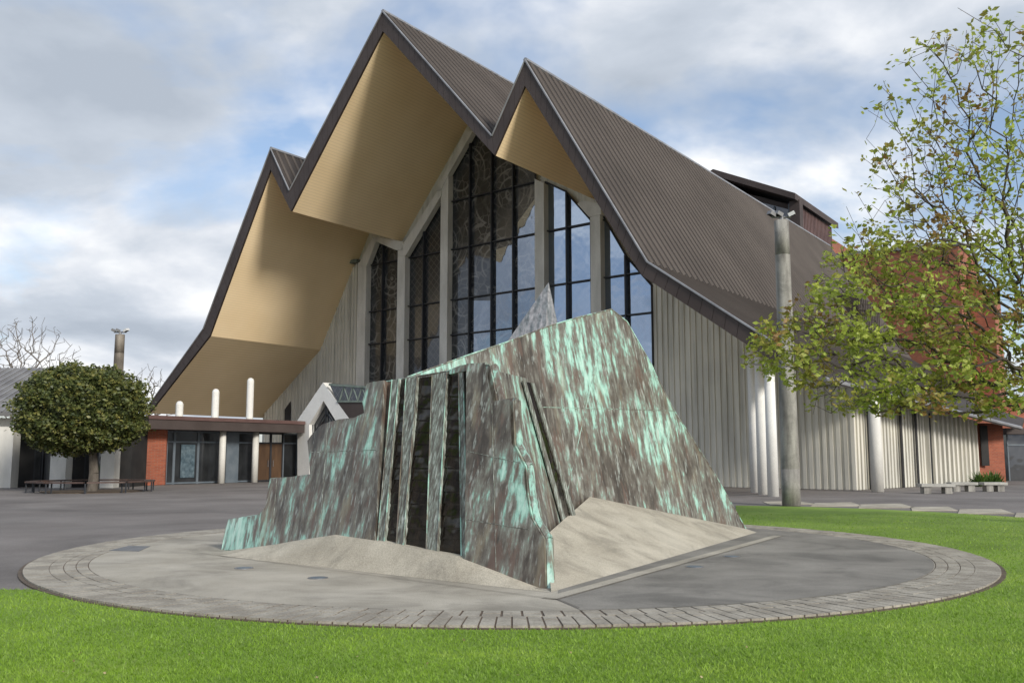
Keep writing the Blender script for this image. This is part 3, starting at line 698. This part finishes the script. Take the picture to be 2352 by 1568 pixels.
for a, b_ in (((1225,934),(1548,943)), ((1395,716),(1290,1188)), ((1480,820),(1560,1178))):
    MB().tube(SL(*a,.001), SL(*b_,.001), .006,.006,4).build('seam', M_cop_p, fs)
mb = MB()
for a, b_ in zip(spx[:11], spx[1:12]): mb.tube(SL(*a), SL(*b_), .014,.014,5)
mb.build('rolled_edge', M_cop_p, fs)
Pk = at(1260,648,19.6); b1 = at(863,1215,20.3); b2 = at(1222,1230,18.4); b3 = at(1385,1215,20.6); b4 = at(1180,1200,23)
for q in (b1,b2,b3,b4): q.z = 0
MB().poly([Pk,b1,b2]).poly([Pk,b4,b1]).poly([Pk,b3,b4]).poly([Pk,b2,b3]).build('spire', M_spire, fs)
ml = MB()
tops = [FPx(505,1266,.01), FPx(640,1242,.04), FPx(770,1216,.07), FPx(885,1233,.09), FPx(1065,1269,.12), FPx(1160,1313,.08), FPx(1250,1354,.01)]
E0, E1 = gr(486,1274,.03), gr(1264,1360,.03)
us = [0,.25,.47,.6,.78,.9,1.0]
bots = [E0.lerp(E1,u) for u in us]
nsub = 6
for i in range(6):
    for j in range(nsub):
        def mp_(k, v): return bots[k].lerp(tops[k]-nF*.22*(1 if v > .99 else 0), v)
        ml.poly([mp_(i,j/nsub), mp_(i+1,j/nsub), mp_(i+1,(j+1)/nsub), mp_(i,(j+1)/nsub)])
ml.build('left_mound', M_conc_m, fs)
q0 = gr(1266,1359,.03); q1 = gr(1738,1222,.03); nM = (q1-q0).cross(Mm-q0).normalized()
Q = onpl(1255,1228,q0,nM); Q2 = onpl(1300,1188,q0,nM); Mp = Mm
MB().poly([q0,q1,Mp]).poly([q1,Vector((Rb.x,Rb.y,.03))+Vector((0,.1,0)),Mp]).poly([q0,Mp,Q2,Q]).build('right_mound', M_conc_m, fs, recalc=False)

# ------------------------------------------------ foliage
def leaves(name, pts, size, mat, parent, asp=.55):
    n = len(pts); pts = np.asarray(pts, float)
    a = np.random.normal(size=(n,3)); a[:,2] *= .6; a /= np.linalg.norm(a,axis=1)[:,None]
    b_ = np.random.normal(size=(n,3)); b_ -= a*(a*b_).sum(1)[:,None]; b_ /= np.linalg.norm(b_,axis=1)[:,None]
    s = size*np.random.uniform(.6,1.3,(n,1))
    v = np.stack([pts-a*s, pts+b_*s*asp, pts+a*s, pts-b_*s*asp],1).reshape(-1,3)
    off = Vector((0,0,0)); q = parent
    while q is not None: off += q.location; q = q.parent
    v -= np.array(off)
    m = bpy.data.meshes.new(name); m.vertices.add(4*n); m.vertices.foreach_set('co', v.ravel())
    m.loops.add(4*n); m.loops.foreach_set('vertex_index', np.arange(4*n)); m.polygons.add(n)
    m.polygons.foreach_set('loop_start', np.arange(n)*4); m.polygons.foreach_set('loop_total', np.full(n,4)); m.update(); m.validate()
    m.materials.append(mat); o = bpy.data.objects.new(name, m); C.objects.link(o); o.parent = parent
    return o
def grow(start, att, rtip, jit=.12, step=.45, bend=.25, lam=.30, ex=2.3):
    nodes = [np.array(p, float) for p in start]; par = list(range(-1, len(start)-1))
    base = nodes[-1]
    arr = np.zeros((200000,3)); n = len(nodes); arr[:n] = nodes
    lo = max(0, len(start)-2); dist = np.zeros(200000)
    att = sorted(att, key=lambda q: np.linalg.norm(np.array(q)-base))
    for q in att:
        q = np.array(q); dd = np.linalg.norm(arr[lo:n]-q,axis=1)+lam*dist[lo:n]
        k = lo+int(np.argmin(dd)); p = arr[k]; L = np.linalg.norm(q-p)
        ns = max(1, int(L/step)); prev = k
        for i in range(1, ns+1):
            u = i/ns; x = p+(q-p)*u + np.array([0,0,-bend*.3*L*u*(1-u)]) + (np.random.normal(size=3)*jit*(L/ns) if i < ns else 0)
            arr[n] = x; par.append(prev); dist[n] = dist[prev]+L/ns; prev = n; n += 1
    r2 = np.zeros(n)
    for i in range(n-1, 0, -1):
        if r2[i] == 0: r2[i] = rtip**ex
        r2[par[i]] += r2[i]
    return arr[:n], par, r2**(1/ex)
def branches(arr, par, r, name, mat, parent):
    mb = MB()
    for i in range(1, len(arr)):
        a, b_ = r[par[i]], r[i]; a = min(a, b_*1.6)
        mb.tube(arr[par[i]], arr[i], a, b_, 3 if b_ < .02 else (5 if b_ < .06 else 9), False)
    return mb.build(name, mat, parent, True, recalc=False)
tb = Vector((13.6, 21.5, 0))
oak = empty('oak_tree', tb, 'spreading tree with sparse green and brown spring leaves at the right edge', 'tree')
ylev = [30, 100, 200, 300, 400, 500, 600, 700, 760, 800, 860, 900, 945]
xl = [2200, 2080, 2010, 2030, 1990, 1945, 1900, 1840, 1735, 1715, 1790, 1860, 1930]
att = []
while len(att) < 2700:
    py = random.uniform(45, 950); px = random.uniform(1715, 2700)
    xm = np.interp(py, ylev, xl)
    if px < xm: continue
    pr = .38 if py < 300 else (.6 if py < 540 else 1.0)
    if py < 560 and px < xm+60: pr *= .6
    if px > 2420: pr *= .2
    if random.random() > pr: continue
    p = at(px, py, 20.5); att.append((p.x, random.gauss(20.5, .9), p.z))
st = [tb, tb+Vector((-.05,0,1.2)), tb+Vector((-.15,0,2.2)), tb+Vector((-.5,-.1,3.0))]
arr, par, r = grow(st, att, .0062, .09, .35, ex=2.1, lam=.42)
branches(arr, par, r*.9, 'trunk', M_twig, oak)
pts = []
for i in range(4, len(arr)):
    if r[i] > .035: continue
    z = arr[i][2]; k = 8 if z < 5.0 else (6 if z < 6.8 else 4)
    cl_ = math.sin(arr[i][0]*3.1+arr[i][2]*2.3)+math.sin(arr[i][2]*4.7-arr[i][0]*1.9+arr[i][1]*2)
    if cl_ < -.6: k = 1
    if cl_ > .9: k += 4
    if random.random() < .12: k = 0
    for _ in range(k): pts.append(arr[i]+np.random.normal(size=3)*.08)
leaves('crown', pts, .076, L_oak, oak)
tc_ = gr(211,1128); tp = empty('topiary_tree', (tc_.x,tc_.y,0), 'clipped round evergreen tree standing inside the circular bench', 'tree')
mb = MB()
for k in range(6): mb.tube((tc_.x+.05*math.sin(k),tc_.y,k*.4),(tc_.x+.05*math.sin(k+1),tc_.y,(k+1)*.4), .25-.02*k,.23-.02*k,10,False)
for k in range(8):
    a = k*.785; mb.tube((tc_.x,tc_.y,1.9),(tc_.x+1.5*math.cos(a),tc_.y+1.5*math.sin(a),3.2),.1,.04,6,False)
mb.build('trunk', M_bark2, tp, True)
sc = tc_.y/FP
rx = 142*sc; cz_ = at(188,942,tc_.y).z; cxx = at(190,950,tc_.y).x; rt = 105*sc; rbm = 98*sc
pts = []
while len(pts) < 32000:
    d = np.random.normal(size=3); d /= np.linalg.norm(d)
    lump = 1+.04*math.sin(d[0]*13+d[2]*9)+.04*math.sin(d[1]*15+3)+.045*math.sin(d[2]*17+d[0]*7)+.025*math.sin(d[0]*29+d[2]*23)
    rr = random.uniform(.78,1.0)*lump+random.gauss(0,.028)
    pw = .9 if d[2] > 0 else .75
    pts.append((cxx+(abs(d[0])**.9)*(1 if d[0]>0 else -1)*rx*rr, tc_.y+d[1]*rx*.95*rr, cz_+(abs(d[2])**pw)*(rt if d[2]>0 else -rbm)*rr))
leaves('crown', pts, .088, L_top, tp)
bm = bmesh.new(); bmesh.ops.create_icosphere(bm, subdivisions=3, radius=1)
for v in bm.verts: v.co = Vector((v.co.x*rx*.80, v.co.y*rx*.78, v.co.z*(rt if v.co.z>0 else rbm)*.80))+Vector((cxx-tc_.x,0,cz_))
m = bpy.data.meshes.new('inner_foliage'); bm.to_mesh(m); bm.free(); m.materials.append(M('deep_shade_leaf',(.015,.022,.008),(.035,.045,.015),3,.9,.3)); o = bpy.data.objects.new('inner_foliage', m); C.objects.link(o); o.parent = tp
bn = empty('circular_bench', (tc_.x,tc_.y,0), 'dark slatted bench running round the topiary tree', 'bench')
N = 10; Ro, Ri = 2.72, 2.25
for k in range(N):
    a0, a1 = 2*math.pi*(k+.04)/N, 2*math.pi*(k+.96)/N
    mb = MB()
    for s in range(4):
        r0 = Ri+(Ro-Ri)*s/4+.01; r1 = Ri+(Ro-Ri)*(s+1)/4-.01
        mb.prism([Vector((tc_.x+rr*math.cos(a), tc_.y+rr*math.sin(a), .42)) for rr, a in ((r0,a0),(r1,a0),(r1,a1),(r0,a1))], (0,0,.06))
    mb.build('seat', M_bench, bn)
    a = 2*math.pi*k/N
    for rr in (2.35, 2.65):
        MB().tube((tc_.x+rr*math.cos(a),tc_.y+rr*math.sin(a),0),(tc_.x+rr*math.cos(a),tc_.y+rr*math.sin(a),.41),.035,.035,6).build('leg', M_frame, bn)
tag(MB().prism([Vector((tc_.x+2.1*math.cos(a*.3),tc_.y+2.1*math.sin(a*.3),-.011)) for a in range(21)], (0,0,.03)).build('tree_bed', M_soil), kind='structure')
def bare(px, Y, htop, half, natt, lab, seed, tw=.02):
    np.random.seed(seed); random.seed(seed)
    b0 = at(px, 1050, Y); e = empty('bare_tree', (b0.x,b0.y,0), lab, 'tree', 'leafless trees beyond the low buildings')
    zt_ = at(px, htop, Y).z; hw = half/FP*Y; att = []
    while len(att) < natt:
        d = np.random.normal(size=3); d /= np.linalg.norm(d); rr = random.random()**.4
        att.append((b0.x+d[0]*hw*rr, b0.y+d[1]*hw*rr*.7, zt_*.62+d[2]*zt_*.38*rr))
    st = [Vector((b0.x,b0.y,0)), Vector((b0.x+.1,b0.y,zt_*.15)), Vector((b0.x,b0.y,zt_*.27))]
    arr, par, r = grow(st, att, tw, .10, .9, -.2)
    branches(arr, par, r*.9, 'trunk', M_bark, e)
bare(45, 75, 722, 135, 900, 'bare spreading tree above the grey roof at the far left', 3, .018)
bare(325, 85, 832, 75, 400, 'smaller bare tree between the topiary and the church', 5, .020)
bare(2320, 95, 880, 60, 260, 'leafless tree beyond the glass entrance at right', 8, .020)
random.seed(11); np.random.seed(11)
def cbench(x0, x1, py, lab):
    a = gr(x0, py); b_ = gr(x1, py); Y = a.y
    e = empty('concrete_bench', ((a.x+b_.x)/2, Y, 0), lab, 'bench', 'low concrete benches by the side wing')
    MB().bx(a.x,b_.x,Y,Y+.5,.28,.40).build('seat', M_bconc, e)
    for x in (a.x+.12, b_.x-.42): MB().bx(x,x+.3,Y+.06,Y+.44,-.01,.28).build('leg', M_pillar, e)
cbench(2118,2196,1133,'pale concrete bench nearest the white round column')
cbench(2186,2248,1128,'pale concrete bench in the middle of the three')
cbench(2262,2316,1128,'pale concrete bench below the green bush')
bs = gr(2266,1116); e = empty('bush', (bs.x,bs.y,0), 'low green strappy bush beside the brick pier', 'bush')
mb = MB()
for k in range(420):
    a = random.uniform(0,6.28); l = random.uniform(.5,1.05); el = random.uniform(.4,1.3); w = .035
    p0 = Vector((bs.x+random.uniform(-.5,.6), bs.y+random.uniform(-.3,.3), 0)); d = Vector((math.cos(a)*math.cos(el), math.sin(a)*math.cos(el), math.sin(el)))
    s = Vector((-d.y,d.x,0)).normalized()*w; m1 = p0+d*l*.6; m2 = p0+d*l-Vector((0,0,.12))
    mb.poly([p0-s,p0+s,m1+s,m1-s]); mb.poly([m1-s,m1+s,m2])
mb.build('leaves', L_bush, e, recalc=False)
# ------------------------------------------------ grass blades
n = 130000
Yg = 1/np.random.uniform(1/26.0, 1/6.2, n*3); Xg = np.random.uniform(-.62,.62,n*3)*Yg
lp = [(p.x,p.y) for p in lawn]
ins = np.zeros(len(Xg), bool); j = len(lp)-1
for i in range(len(lp)):
    xi, yi = lp[i]; xj, yj = lp[j]
    cnd = ((yi > Yg) != (yj > Yg)) & (Xg < (xj-xi)*(Yg-yi)/((yj-yi)+1e-12)+xi); ins ^= cnd; j = i
ins &= (np.hypot(Xg-CC.x, Yg-CC.y) > R+.02+.12*np.random.rand(len(Xg)))
Xg = Xg[ins][:n]; Yg = Yg[ins][:n]; n = len(Xg)
a = np.random.uniform(0, 6.283, n); hh = np.random.uniform(.014,.036,n); ww = np.random.uniform(.002,.005,n)*(.6+Yg*.06)
lean = np.random.normal(size=(n,2))*.016
base = np.stack([Xg,Yg,np.zeros(n)],1); dx = np.stack([np.cos(a)*ww, np.sin(a)*ww, np.zeros(n)],1)
v = np.stack([base-dx, base+dx, base+np.stack([lean[:,0],lean[:,1],hh],1)],1).reshape(-1,3)
m = bpy.data.meshes.new('grass'); m.vertices.add(3*n); m.vertices.foreach_set('co', v.ravel()); m.loops.add(3*n); m.loops.foreach_set('vertex_index', np.arange(3*n))
m.polygons.add(n); m.polygons.foreach_set('loop_start', np.arange(n)*3); m.polygons.foreach_set('loop_total', np.full(n,3)); m.update(); m.validate(); m.materials.append(M_blade)
o = bpy.data.objects.new('grass', m); C.objects.link(o); tag(o, 'short green grass blades growing across the lawn', 'grass', kind='stuff')
fp_ = []
for _ in range(22):
    py = random.uniform(1450, 1565); px = random.uniform(0, 2352); g_ = gr(px, py); fp_.append((g_.x, g_.y, .03))
o = leaves('fallen_leaves', fp_, .015, M('dry_leaf', (.25,.19,.08), (.4,.34,.2), 5, .8, 0), None, .7); tag(o, 'scattered dry leaves lying on the front lawn', 'fallen leaves', kind='stuff')
